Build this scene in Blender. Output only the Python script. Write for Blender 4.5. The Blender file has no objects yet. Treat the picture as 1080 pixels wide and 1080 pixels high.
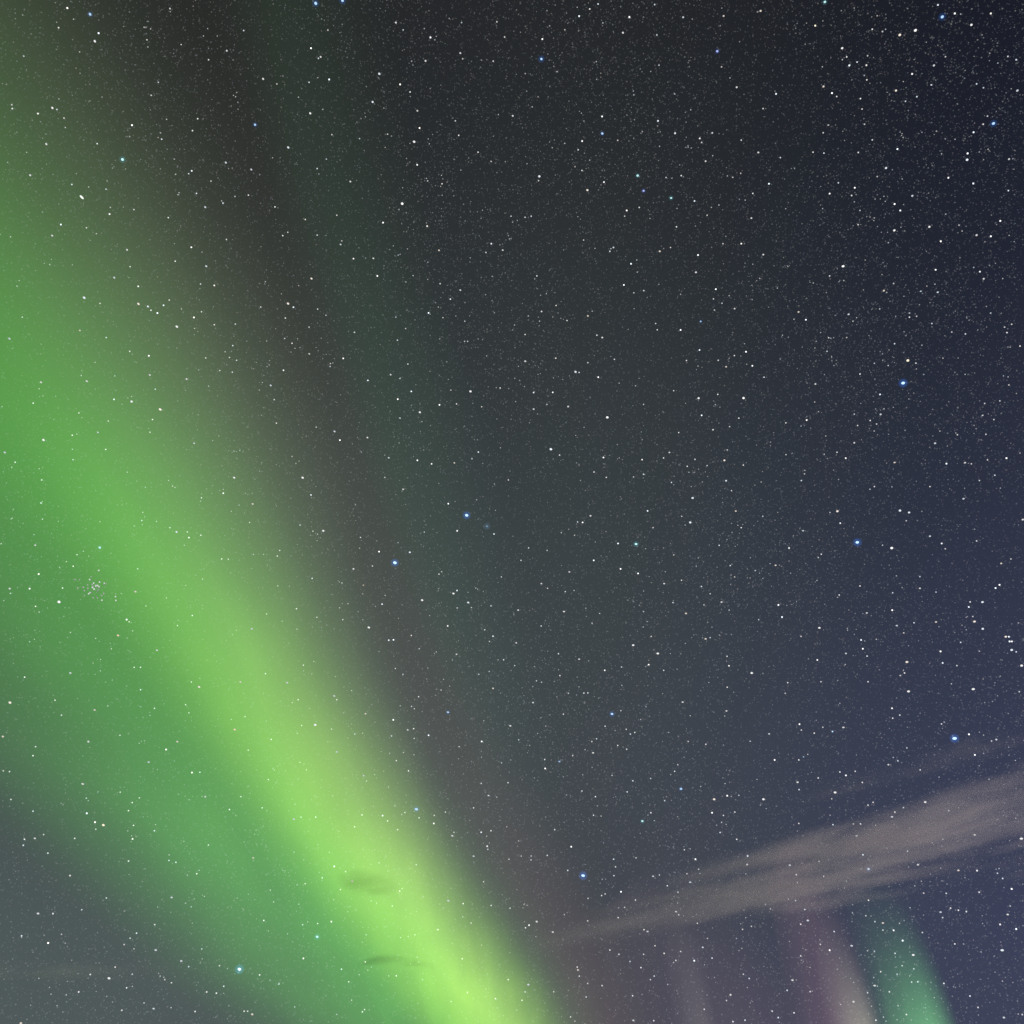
import bpy, math, random
from mathutils import Vector

R = math.radians
scene = bpy.context.scene
col = scene.collection

# ------------------------------------------------------------------ camera
EYE = Vector((0.0, 0.0, 1.6))
cam_data = bpy.data.cameras.new('camera')
cam_data.sensor_fit = 'HORIZONTAL'
cam_data.angle = R(55)
cam_data.clip_start = 0.1
cam_data.clip_end = 400000
cam = bpy.data.objects.new('camera', cam_data)
cam.location = EYE
cam.rotation_euler = (R(90 + 36), 0, 0)
col.objects.link(cam)
scene.camera = cam

# ------------------------------------------------------------------ night sky
LAMP_EL, LAMP_AZ = 14.0, 58.0          # an added low lamp, out of frame, that lights the clouds
world = bpy.data.worlds.new('World')
scene.world = world
world.use_nodes = True
wt = world.node_tree
wt.nodes.clear()
wout = wt.nodes.new('ShaderNodeOutputWorld')
sky = wt.nodes.new('ShaderNodeTexSky')
sky.sky_type = 'NISHITA'
sky.sun_disc = False
sky.sun_elevation = R(LAMP_EL)
sky.sun_rotation = R(LAMP_AZ)
sky.altitude = 300
bg_sky = wt.nodes.new('ShaderNodeBackground')
bg_sky.inputs['Strength'].default_value = 0.0016
wt.links.new(sky.outputs['Color'], bg_sky.inputs['Color'])
# airglow: the atmosphere's own light, stronger towards the horizon, greyer towards the aurora
tc = wt.nodes.new('ShaderNodeTexCoord')
sx = wt.nodes.new('ShaderNodeSeparateXYZ')
wt.links.new(tc.outputs['Generated'], sx.inputs[0])


def world_ramp(stops):
    r = wt.nodes.new('ShaderNodeValToRGB')
    r.color_ramp.interpolation = 'B_SPLINE'
    e = r.color_ramp.elements
    while len(e) < len(stops):
        e.new(0.5)
    for k, (p, c) in enumerate(sorted(stops)):
        e[k].position = p
        e[k].color = (c[0], c[1], c[2], 1)
    return r


glow_blue = world_ramp([(0.0, (.036, .042, .086)), (0.18, (.037, .044, .093)), (0.38, (.032, .038, .075)), (0.58, (.0195, .0235, .043)),
                        (0.73, (.0115, .0135, .025)), (0.90, (.0045, .0048, .0092)), (1.0, (.004, .0042, .0075))])
glow_grey = world_ramp([(0.0, (.056, .055, .074)), (0.18, (.057, .061, .076)), (0.38, (.052, .063, .069)), (0.58, (.041, .052, .053)),
                        (0.73, (.030, .036, .038)), (0.90, (.0155, .0160, .0170)), (1.0, (.013, .0135, .014))])
glow_left = world_ramp([(0.0, (.076, .096, .098)), (0.18, (.076, .098, .098)), (0.30, (.062, .082, .080)), (0.42, (.045, .060, .056)),
                        (0.58, (.036, .046, .042)), (0.73, (.026, .030, .027)), (0.90, (.017, .0175, .0155)), (1.0, (.014, .015, .014))])
for g in (glow_blue, glow_grey, glow_left):
    wt.links.new(sx.outputs['Z'], g.inputs['Fac'])
side = wt.nodes.new('ShaderNodeMapRange')
side.interpolation_type = 'SMOOTHSTEP'
side.inputs['From Min'].default_value = 0.02
side.inputs['From Max'].default_value = 0.46
wt.links.new(sx.outputs['X'], side.inputs['Value'])
gm = wt.nodes.new('ShaderNodeMix')
gm.data_type = 'RGBA'
wt.links.new(side.outputs['Result'], gm.inputs['Factor'])
side2 = wt.nodes.new('ShaderNodeMapRange')
side2.interpolation_type = 'SMOOTHSTEP'
side2.inputs['From Min'].default_value = -0.32
side2.inputs['From Max'].default_value = -0.02
wt.links.new(sx.outputs['X'], side2.inputs['Value'])
gl = wt.nodes.new('ShaderNodeMix')
gl.data_type = 'RGBA'
wt.links.new(side2.outputs['Result'], gl.inputs['Factor'])
wt.links.new(glow_left.outputs['Color'], gl.inputs[6])
wt.links.new(glow_grey.outputs['Color'], gl.inputs[7])
wt.links.new(gl.outputs[2], gm.inputs[6])
wt.links.new(glow_blue.outputs['Color'], gm.inputs[7])
bg_glow = wt.nodes.new('ShaderNodeBackground')
bg_glow.inputs['Strength'].default_value = 1.0
wt.links.new(gm.outputs[2], bg_glow.inputs['Color'])
wadd = wt.nodes.new('ShaderNodeAddShader')
wt.links.new(bg_sky.outputs[0], wadd.inputs[0])
wt.links.new(bg_glow.outputs[0], wadd.inputs[1])
wt.links.new(wadd.outputs[0], wout.inputs['Surface'])

lamp_data = bpy.data.lights.new('cloud_lamp', 'SUN')  # added, unseen source that brightens the thin clouds
lamp_data.energy = 1.15
lamp_data.angle = R(0.5)
lamp_data.color = (1.0, 0.91, 0.87)
mo = bpy.data.objects.new('cloud_lamp', lamp_data)
to_lamp = Vector((math.sin(R(LAMP_AZ)) * math.cos(R(LAMP_EL)), math.cos(R(LAMP_AZ)) * math.cos(R(LAMP_EL)), math.sin(R(LAMP_EL))))
mo.rotation_euler = to_lamp.to_track_quat('Z', 'Y').to_euler()
mo.location = (0, 0, 50)
col.objects.link(mo)

vs = scene.view_settings
vs.view_transform = 'Standard'
vs.look = 'None'
vs.gamma = 1
vs.exposure = 0
cy = scene.cycles
cy.use_denoising = False
cy.use_adaptive_sampling = True
cy.adaptive_threshold = 0.01
cy.transparent_max_bounces = 64
cy.max_bounces = 6
cy.volume_bounces = 1
cy.volume_max_steps = 256
cy.sample_clamp_indirect = 4


# ------------------------------------------------------------------ helpers
def tag(o, label=None, cat=None, group=None, kind=None):
    if label: o['label'] = label
    if cat: o['category'] = cat
    if group: o['group'] = group
    if kind: o['kind'] = kind
    return o


def new_mesh(name, verts, faces, material, smooth=False):
    me = bpy.data.meshes.new(name)
    me.from_pydata(verts, [], faces)
    me.update()
    if smooth:
        me.polygons.foreach_set('use_smooth', [True] * len(me.polygons))
    me.materials.append(material)
    return me


def link(name, me, parent=None, loc=(0, 0, 0), yaw=0.0):
    o = bpy.data.objects.new(name, me)
    o.location = loc
    o.rotation_euler.z = yaw
    o.parent = parent
    col.objects.link(o)
    return o


def lerp(pts, x):
    if x <= pts[0][0]: return pts[0][1]
    for (a, p), (b, q) in zip(pts, pts[1:]):
        if x <= b:
            return p + (q - p) * (x - a) / (b - a)
    return pts[-1][1]


class Nodes:
    """A small wrapper for building node trees."""
    def __init__(self, tree):
        self.t = tree
        tree.nodes.clear()

    def new(self, kind, **kw):
        n = self.t.nodes.new(kind)
        for k, v in kw.items():
            setattr(n, k, v)
        return n

    def put(self, sock, v):
        if isinstance(v, (int, float)):
            sock.default_value = v
        elif isinstance(v, tuple):
            sock.default_value = v if len(v) == len(sock.default_value) else (*v, 1)
        else:
            self.t.links.new(v, sock)

    def math(self, op, a, b=0.0, c=0.0, clamp=False):
        n = self.new('ShaderNodeMath', operation=op, use_clamp=clamp)
        for i, v in enumerate((a, b, c)):
            self.put(n.inputs[i], v)
        return n.outputs[0]

    def curve(self, fac, pts, lo, hi, vmax):
        """Piecewise smooth curve: pts are (x, value); x in lo..hi, value in 0..vmax (scaled back after)."""
        n = self.new('ShaderNodeFloatCurve')
        c = n.mapping.curves[0]
        q = [((x - lo) / (hi - lo), v / vmax) for x, v in pts]
        c.points[0].location = q[0]
        c.points[1].location = q[-1]
        for p in q[1:-1]:
            c.points.new(*p)
        n.mapping.use_clip = False
        n.mapping.update()
        self.put(n.inputs['Value'], fac)
        return self.math('MULTIPLY', n.outputs[0], vmax)

    def noise(self, vec, scale, detail=3.0, rough=0.5, distort=0.0, stretch=(1, 1, 1)):
        m = self.new('ShaderNodeMapping')
        self.put(m.inputs['Vector'], vec)
        m.inputs['Scale'].default_value = stretch
        n = self.new('ShaderNodeTexNoise')
        self.put(n.inputs['Vector'], m.outputs[0])
        n.inputs['Scale'].default_value = scale
        n.inputs['Detail'].default_value = detail
        n.inputs['Roughness'].default_value = rough
        n.inputs['Distortion'].default_value = distort
        return n.outputs[0]

    def smooth(self, v, a, b, lo=0.0, hi=1.0):
        n = self.new('ShaderNodeMapRange', interpolation_type='SMOOTHSTEP')
        self.put(n.inputs['Value'], v)
        for k, x in zip(('From Min', 'From Max', 'To Min', 'To Max'), (a, b, lo, hi)):
            self.put(n.inputs[k], x)
        return n.outputs['Result']

    def mix_rgb(self, f, a, b):
        n = self.new('ShaderNodeMix', data_type='RGBA')
        self.put(n.inputs['Factor'], f)
        self.put(n.inputs[6], a)
        self.put(n.inputs[7], b)
        return n.outputs[2]


def volume_material(name, step):
    m = bpy.data.materials.new(name)
    m.use_nodes = True
    m.cycles.volume_step_rate = step
    m.cycles.emission_sampling = 'NONE'
    n = Nodes(m.node_tree)
    out = n.new('ShaderNodeOutputMaterial')
    a, b = n.new('ShaderNodeBsdfTransparent'), n.new('ShaderNodeBsdfTransparent')
    mx = n.new('ShaderNodeMixShader')          # the boundary itself is clear
    n.t.links.new(a.outputs[0], mx.inputs[1])
    n.t.links.new(b.outputs[0], mx.inputs[2])
    n.t.links.new(mx.outputs[0], out.inputs['Surface'])
    return m, n, out


def ribbon(name, parent, base, yaw, t0, t1, log, cx, wl, wr, glow, z0, z1, shade, step, hug=0.95, segs=48):
    """A long slab of glowing or cloudy air. Along its length t (local Y) its centre line cx, its widths to either side wl and wr and
    its brightness glow follow curves; across it the density falls smoothly to nothing at the widths."""
    lo, hi = (math.log(t0), math.log(t1)) if log else (t0, t1)
    key = (lambda t: math.log(t)) if log else (lambda t: t)
    K = lambda pts: [(key(t), v) for t, v in pts]
    verts, faces = [], []
    oy = base[1] if log else 0.0
    for i in range(segs + 1):
        u = lo + (hi - lo) * i / segs
        t = math.exp(u) if log else u
        c, a, b = lerp(K(cx), u), lerp(K(wl), u) * hug, lerp(K(wr), u) * hug
        for x, z in ((c - a, z0), (c + b, z0), (c + b, z1), (c - a, z1)):
            verts.append((x, t - oy, z))
    for i in range(segs):
        for k in range(4):
            p, q = i * 4 + k, i * 4 + (k + 1) % 4
            faces.append((p, p + 4, q + 4, q))
    faces.append((0, 1, 2, 3))
    n4 = segs * 4
    faces.append((n4 + 3, n4 + 2, n4 + 1, n4))
    m, n, out = volume_material(name + '_air', step)
    tcn = n.new('ShaderNodeTexCoord')
    P = tcn.outputs['Object']
    sp = n.new('ShaderNodeSeparateXYZ')
    n.put(sp.inputs[0], P)
    X, Y, Z = sp.outputs
    u = n.math('ADD', Y, oy)
    if log: u = n.math('LOGARITHM', u, math.e)
    f = n.math('DIVIDE', n.math('SUBTRACT', u, lo), hi - lo, clamp=True)

    def curve(pts):
        ks = K(pts)
        off = min(0.0, min(v for _, v in ks))
        vm = max(v - off for _, v in ks) or 1.0
        v = n.curve(f, [(a, q - off) for a, q in ks], lo, hi, vm)
        return n.math('ADD', v, off)
    s = n.math('SUBTRACT', X, curve(cx))
    right = n.math('GREATER_THAN', s, 0.0)
    w = n.math('ADD', n.math('MULTIPLY', right, curve(wr)), n.math('MULTIPLY', n.math('SUBTRACT', 1.0, right), curve(wl)))
    sn = n.math('DIVIDE', n.math('ABSOLUTE', s), w)
    prof = n.smooth(sn, 0.0, 1.0, 1.0, 0.0)
    f_glow = curve(glow)
    dens = n.math('MULTIPLY', prof, f_glow)
    shade(n, out, dict(P=P, X=X, Y=Y, Z=Z, s=s, sn=sn, right=right, prof=prof, dens=dens, f=f, f_glow=f_glow))
    o = link(name, new_mesh(name, verts, faces, m), parent, (0, 0, 0) if parent else base, yaw)
    return o


def empty(name, loc):
    o = bpy.data.objects.new(name, None)
    o.location = loc
    o.empty_display_size = 100
    col.objects.link(o)
    return o


def emit(n, out, color, strength):
    e = n.new('ShaderNodeEmission')
    n.put(e.inputs['Color'], color)
    n.put(e.inputs['Strength'], strength)
    n.t.links.new(e.outputs[0], out.inputs['Volume'])


# ------------------------------------------------------------------ ground (below the frame)
gm_ = bpy.data.materials.new('snow')
gm_.use_nodes = True
g = Nodes(gm_.node_tree)
go = g.new('ShaderNodeOutputMaterial')
gb = g.new('ShaderNodeBsdfPrincipled')
gt = g.new('ShaderNodeTexCoord')
gn = g.noise(gt.outputs['Object'], 0.03, 6, 0.6)
g.put(gb.inputs['Base Color'], g.mix_rgb(gn, (.55, .58, .62), (.75, .77, .80)))
gb.inputs['Roughness'].default_value = 0.8
g.t.links.new(gb.outputs[0], go.inputs['Surface'])
ring = [(160000 * math.cos(k * math.tau / 64), 160000 * math.sin(k * math.tau / 64), 0) for k in range(64)]
ground = link('ground', new_mesh('ground', ring, [tuple(range(64))], gm_))
tag(ground, 'snow covered plain under the night sky', kind='structure')

# ------------------------------------------------------------------ aurora: the broad green band
AH = 11000.0
band = empty('aurora_band', (0, 4000, AH))
tag(band, 'broad bright green aurora band sweeping from upper left to the bottom edge', 'aurora', 'aurora forms')
BB = (0, 4000, AH)


def shade_veil(n, out, q):
    big = n.noise(q['P'], 1 / 5200, 2, 0.5, 0.3, (1.0, 0.28, 1.0))
    fine = n.noise(q['P'], 1 / 1100, 2, 0.6, 0.2, (1.0, 0.05, .3))
    big = n.math('ADD', big, n.math('MULTIPLY', n.math('SUBTRACT', fine, 0.5), 1.0))
    st = n.math('MULTIPLY', q['dens'], n.math('MULTIPLY_ADD', big, 0.6, 0.70))
    # green in the middle and on the near side, paler where the rays stand tall on the other side
    pale = n.math('MULTIPLY', n.smooth(q['s'], -800.0, 5600.0), n.smooth(q['f'], .5, .85, 1.0, .35))
    hue = n.mix_rgb(pale, (.22, 1.0, .11), (.82, 1.0, .58))
    emit(n, out, hue, n.math('MULTIPLY', st, 1e-5))


ribbon('green_veil', band, BB, 0, 4000, 110000, True,
       cx=[(4000, -9600), (8000, -9000), (15000, -8600), (27000, -8300), (40000, -7600), (55000, -6600), (70000, -5600), (110000, -3000)],
       wl=[(4000, 11500), (20000, 11700), (30000, 11700), (45000, 13300), (70000, 17000), (110000, 20000)],
       wr=[(4000, 5400), (8000, 5900), (15000, 6600), (30000, 7200), (55000, 10000), (70000, 12000), (110000, 14000)],
       glow=[(4000, 3.4), (6600, 4.4), (9000, 5.7), (12400, 6.8), (19500, 5.8), (26600, 5.3), (36300, 5.0), (51000, 3.9), (66600, 2.9), (110000, 1.7)],
       z0=0, z1=2000, shade=shade_veil, step=1.6)


def shade_core(n, out, q):
    fil = n.noise(q['P'], 1 / 2600, 2, 0.5, 0.4, (1.0, 0.26, 1.0))
    fine = n.noise(q['P'], 1 / 800, 2, 0.6, 0.2, (1.0, 0.06, .3))
    fil = n.math('ADD', fil, n.math('MULTIPLY', n.math('SUBTRACT', fine, 0.5), 0.6))
    st = n.math('MULTIPLY', q['dens'], n.math('MULTIPLY_ADD', fil, 0.9, 0.55))
    hue = n.mix_rgb(n.smooth(q['f'], .36, .68), (.30, 1.0, .10), (.56, 1.0, .085))
    emit(n, out, hue, n.math('MULTIPLY', st, 1e-5))


ribbon('bright_core', band, BB, 0, 4000, 110000, True,
       cx=[(4000, -8600), (12000, -8000), (15000, -7700), (19500, -7350), (26600, -6950), (36300, -6150), (51000, -4700), (66600, -3000), (110000, 0)],
       wl=[(4000, 3800), (20000, 3100), (36000, 4000), (51000, 5000), (110000, 8000)],
       wr=[(4000, 3900), (20000, 3900), (36000, 4300), (51000, 5100), (66000, 6000), (110000, 7800)],
       glow=[(4000, 0.2), (9000, 1.0), (12400, 2.4), (15100, 3.8), (19500, 5.2), (26600, 6.3), (36300, 6.0), (51000, 5.0), (66600, 4.2), (110000, 2.4)],
       z0=90, z1=1910, shade=shade_core, step=1.6)


def shade_fringe(n, out, q):
    emit(n, out, (1.0, .58, .45), n.math('MULTIPLY', q['dens'], 1e-5))


ribbon('red_fringe', band, BB, 0, 4000, 110000, True,
       cx=[(4000, -4100), (9500, -3900), (18700, -3300), (30400, -2300), (40000, -900), (55700, 1400), (66600, 3400), (110000, 8500)],
       wl=[(4000, 1600), (20000, 1900), (55000, 4000), (110000, 6000)],
       wr=[(4000, 1100), (20000, 1300), (55000, 4500), (110000, 8000)],
       glow=[(4000, 0.03), (9500, 0.14), (18700, 0.28), (30400, 0.38), (55700, 0.36), (110000, 0.25)],
       z0=2100, z1=4100, shade=shade_fringe, step=0.5)


def shade_faint(n, out, q):
    big = n.noise(q['P'], 1 / 2500, 2, 0.5, 0.2, (1.0, 0.2, 1.0))
    st = n.math('MULTIPLY', q['dens'], n.math('MULTIPLY_ADD', big, 0.8, 0.6))
    emit(n, out, (.42, 1.0, .46), n.math('MULTIPLY', st, 1e-5))


fa = ribbon('aurora_streak', None, (0, 4000, AH), 0, 4000, 60000, True,
       cx=[(4000, -2700), (5500, -2780), (8500, -2750), (12000, -2420), (15800, -2120), (20900, -1720), (27300, -1150), (42700, -100), (60000, 800)],
       wl=[(4000, 1000), (12000, 1000), (27000, 1500), (60000, 2500)],
       wr=[(4000, 1400), (12000, 1900), (27000, 3000), (60000, 4500)],
       glow=[(4000, 0.5), (7250, 0.85), (12670, 0.95), (17140, 0.75), (27300, 0.38), (42700, 0.1), (60000, 0.0)],
       z0=170, z1=1790, shade=shade_faint, step=0.6)
tag(fa, 'faint dark green aurora streak running beside the right edge of the bright green band', 'aurora', 'aurora forms')


# ------------------------------------------------------------------ aurora: the rays low on the right
def ray(name, label, az0, dist, half_l, half_r, z0, z1, color, strength, fade, group='aurora forms'):
    """An upright curtain of light: thin front to back, its foot sharp towards one side, fading upwards."""
    a = R(az0)
    base = (math.sin(a) * dist, math.cos(a) * dist, z0)
    h, d = z1 - z0, 3000.0
    m, n, out = volume_material(name + '_air', 0.5)
    tcn = n.new('ShaderNodeTexCoord')
    sp = n.new('ShaderNodeSeparateXYZ')
    n.put(sp.inputs[0], tcn.outputs['Object'])
    X, Y, Z = sp.outputs
    right = n.math('GREATER_THAN', X, 0.0)
    lean = n.math('MULTIPLY', n.math('POWER', n.math('DIVIDE', Z, h), 2.0), -half_r * 1.2)
    xs_ = n.math('SUBTRACT', X, lean)
    right = n.math('GREATER_THAN', xs_, 0.0)
    w = n.math('MULTIPLY_ADD', right, half_r - half_l, half_l)
    sn = n.math('DIVIDE', n.math('ABSOLUTE', xs_), w)
    prof = n.smooth(sn, 0.0, 1.0, 1.0, 0.0)
    up = n.math('POWER', n.math('SUBTRACT', 1.0, n.math('DIVIDE', Z, h), clamp=True), fade)
    dep = n.smooth(n.math('ABSOLUTE', Y), 0.0, d / 2, 1.0, 0.0)
    stripe = n.noise(tcn.outputs['Object'], 1 / 900, 2, 0.5, 0, (1, .3, .02))
    st = n.math('MULTIPLY', n.math('MULTIPLY', prof, up), n.math('MULTIPLY', dep, n.math('MULTIPLY_ADD', stripe, 0.7, 0.65)))
    emit(n, out, color, n.math('MULTIPLY', st, strength / (d / 2)))
    xs = [(-1 + 2 * k / 12) for k in range(13)]
    prof_x = [(x * (half_l if x < 0 else half_r) * 0.96) for x in xs]
    v, f = [], []
    for x in prof_x:                      # a curtain with a rounded outline: its top drops towards either edge
        w_ = half_l if x < 0 else half_r
        top = h * (0.98 - 0.30 * (abs(x) / w_) ** 2)
        for y, z in ((-d / 2, 0), (d / 2, 0), (d / 2, top), (-d / 2, top)):
            v.append((x, y, z))
    for i in range(12):
        for k in range(4):
            p, q = i * 4 + k, i * 4 + (k + 1) % 4
            f.append((p, q, q + 4, p + 4))
    f.append((3, 2, 1, 0))
    f.append((48, 49, 50, 51))
    o = link(name, new_mesh(name, v, f, m), None, base, -a)
    return tag(o, label, 'aurora', group)


ray('aurora_ray', 'short green aurora ray rising from the bottom edge below the tan cloud', 20.9, 70000, 3700, 1700, 7800, 20500, (.30, 1.0, .34), 0.52, 2.9)
ray('aurora_ray', 'mauve pink aurora ray under the tan cloud', 16.9, 72000, 3600, 2600, 7800, 23500, (1.0, .48, .62), 0.085, 0.9)
ray('aurora_ray', 'pale cream aurora ray between the mauve and the green ray at the bottom edge', 17.9, 74000, 2500, 1200, 7800, 18000, (.95, 1.0, .65), 0.34, 2.2)
ray('aurora_ray', 'faint grey aurora ray at the bottom edge, nearer the green band than the mauve ray', 9.9, 76000, 2200, 1300, 7800, 19500, (.80, .80, .66), 0.075, 1.3)
ray('aurora_ray', 'wide dim purple aurora glow at the bottom edge beside the mauve ray', 11.5, 79500, 9500, 9000, 7800, 24500, (1.0, .52, .80), 0.036, 0.9)

# ------------------------------------------------------------------ clouds
def shade_cloud(density, albedo, aniso, streak, cover, soft=0.35):
    def f(n, out, q):
        bend = n.noise(q['P'], 1 / (streak * 1.7), 3, 0.5, 0, (1.0, 0.45, 1.0))
        cb = n.new('ShaderNodeCombineXYZ')
        n.put(cb.inputs[0], n.math('MULTIPLY_ADD', n.math('SUBTRACT', bend, 0.5), streak * 1.1, q['X']))
        n.put(cb.inputs[1], q['Y'])
        n.put(cb.inputs[2], q['Z'])
        W = cb.outputs[0]
        a = n.noise(W, 1 / streak, 4, 0.55, 0.3, (1.0, 0.26, 1.0))
        b = n.noise(W, 1 / (streak * 0.30), 4, 0.6, 0.3, (1.0, 0.30, 1.0))
        v = n.math('ADD', n.math('MULTIPLY', a, 0.66), n.math('MULTIPLY', b, 0.34))
        field = n.math('ADD', n.math('MULTIPLY', n.math('POWER', q['prof'], 0.7), 0.75), n.math('MULTIPLY', n.math('SUBTRACT', v, 0.5), 3.9))
        body = n.smooth(field, cover, cover + soft)
        edge = n.smooth(q['prof'], 0.0, 0.25)
        d = n.math('MULTIPLY', n.math('MULTIPLY', q['f_glow'], n.math('MULTIPLY', body, edge)), density)
        p = n.new('ShaderNodeVolumePrincipled')
        n.put(p.inputs['Color'], albedo)
        p.inputs['Anisotropy'].default_value = aniso
        n.put(p.inputs['Density'], d)
        n.t.links.new(p.outputs[0], out.inputs['Volume'])
    return f


def cloud(name, label, base, yaw, t0, t1, cx, wl, wr, glow, thick, density, albedo, aniso, streak, cover, step, soft=0.35):
    o = ribbon(name, None, base, yaw, t0, t1, False, cx, wl, wr, glow, 0, thick, shade_cloud(density, albedo, aniso, streak, cover, soft), step, hug=0.97, segs=24)
    return tag(o, label, 'cloud', 'thin clouds')


CZ = 1200
cloud('cirrus_cloud', 'long tan streak of thin cloud reaching in from the right edge', (1900, 3650, CZ), R(42), -1900, 2900,
      cx=[(-1900, 0), (0, 10), (700, 60), (1200, 20), (1700, -20), (2300, 30), (2900, 60)],
      wl=[(-1900, 1100), (-264, 950), (83, 760), (447, 690), (922, 650), (1486, 480), (2090, 360), (2900, 240)],
      wr=[(-1900, 950), (240, 800), (553, 720), (936, 680), (1507, 620), (1967, 480), (2900, 360)],
      glow=[(-1900, .35), (-500, .5), (200, .8), (600, 1.0), (1100, .95), (1500, .55), (2200, .22), (2900, 0.0)],
      thick=40, density=0.0172, albedo=(.98, .885, .93), aniso=0.62, streak=430, cover=0.18, step=0.15, soft=1.6)
cloud('cirrus_cloud', 'faint thin cloud wisp above the tan streak at the right edge', (1700, 2990, CZ + 60), R(48), -900, 900,
      cx=[(-900, 0), (900, 0)], wl=[(-900, 260), (0, 200), (900, 90)], wr=[(-900, 260), (0, 200), (900, 90)],
      glow=[(-900, .8), (0, .8), (900, 0.0)], thick=34, density=0.0042, albedo=(.97, .91, .89), aniso=0.6, streak=260, cover=0.35, step=0.2, soft=1.2)
cloud('cloud_patch', 'small dark oval cloud patch silhouetted against the bright green band', (-600, 4480, CZ), R(78), -120, 140,
      cx=[(-120, -60), (140, 70)], wl=[(-120, 140), (0, 300), (140, 300)], wr=[(-120, 120), (0, 260), (140, 200)],
      glow=[(-120, 0.0), (-30, .7), (50, 1.0), (140, 0.1)], thick=50, density=0.0048, albedo=(.06, .07, .06), aniso=0.3, streak=150, cover=0.20, step=0.4, soft=1.2)
cloud('cloud_patch', 'thin dark sliver of cloud across the green band, below the oval dark patch', (-680, 6060, CZ), R(86), -230, 230,
      cx=[(-230, 160), (0, -90), (230, 110)], wl=[(-230, 80), (0, 190), (230, 80)], wr=[(-230, 80), (0, 190), (230, 80)],
      glow=[(-230, 0.0), (0, 1.0), (230, 0.0)], thick=30, density=0.0036, albedo=(.06, .07, .06), aniso=0.3, streak=190, cover=0.30, step=0.4, soft=0.9)
cloud('cirrus_cloud', 'faint dull cloud wisp in the lower left corner', (-2900, 6350, CZ), R(75), -1700, 1300,
      cx=[(-1700, 0), (1300, 0)], wl=[(-1700, 400), (0, 620), (1300, 600)], wr=[(-1700, 350), (0, 520), (1300, 600)],
      glow=[(-1700, 0.0), (-900, .05), (0, .7), (1300, 1.0)], thick=36, density=0.0060, albedo=(.97, .95, .98), aniso=0.5, streak=420, cover=0.30, step=0.2, soft=1.2)

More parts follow.
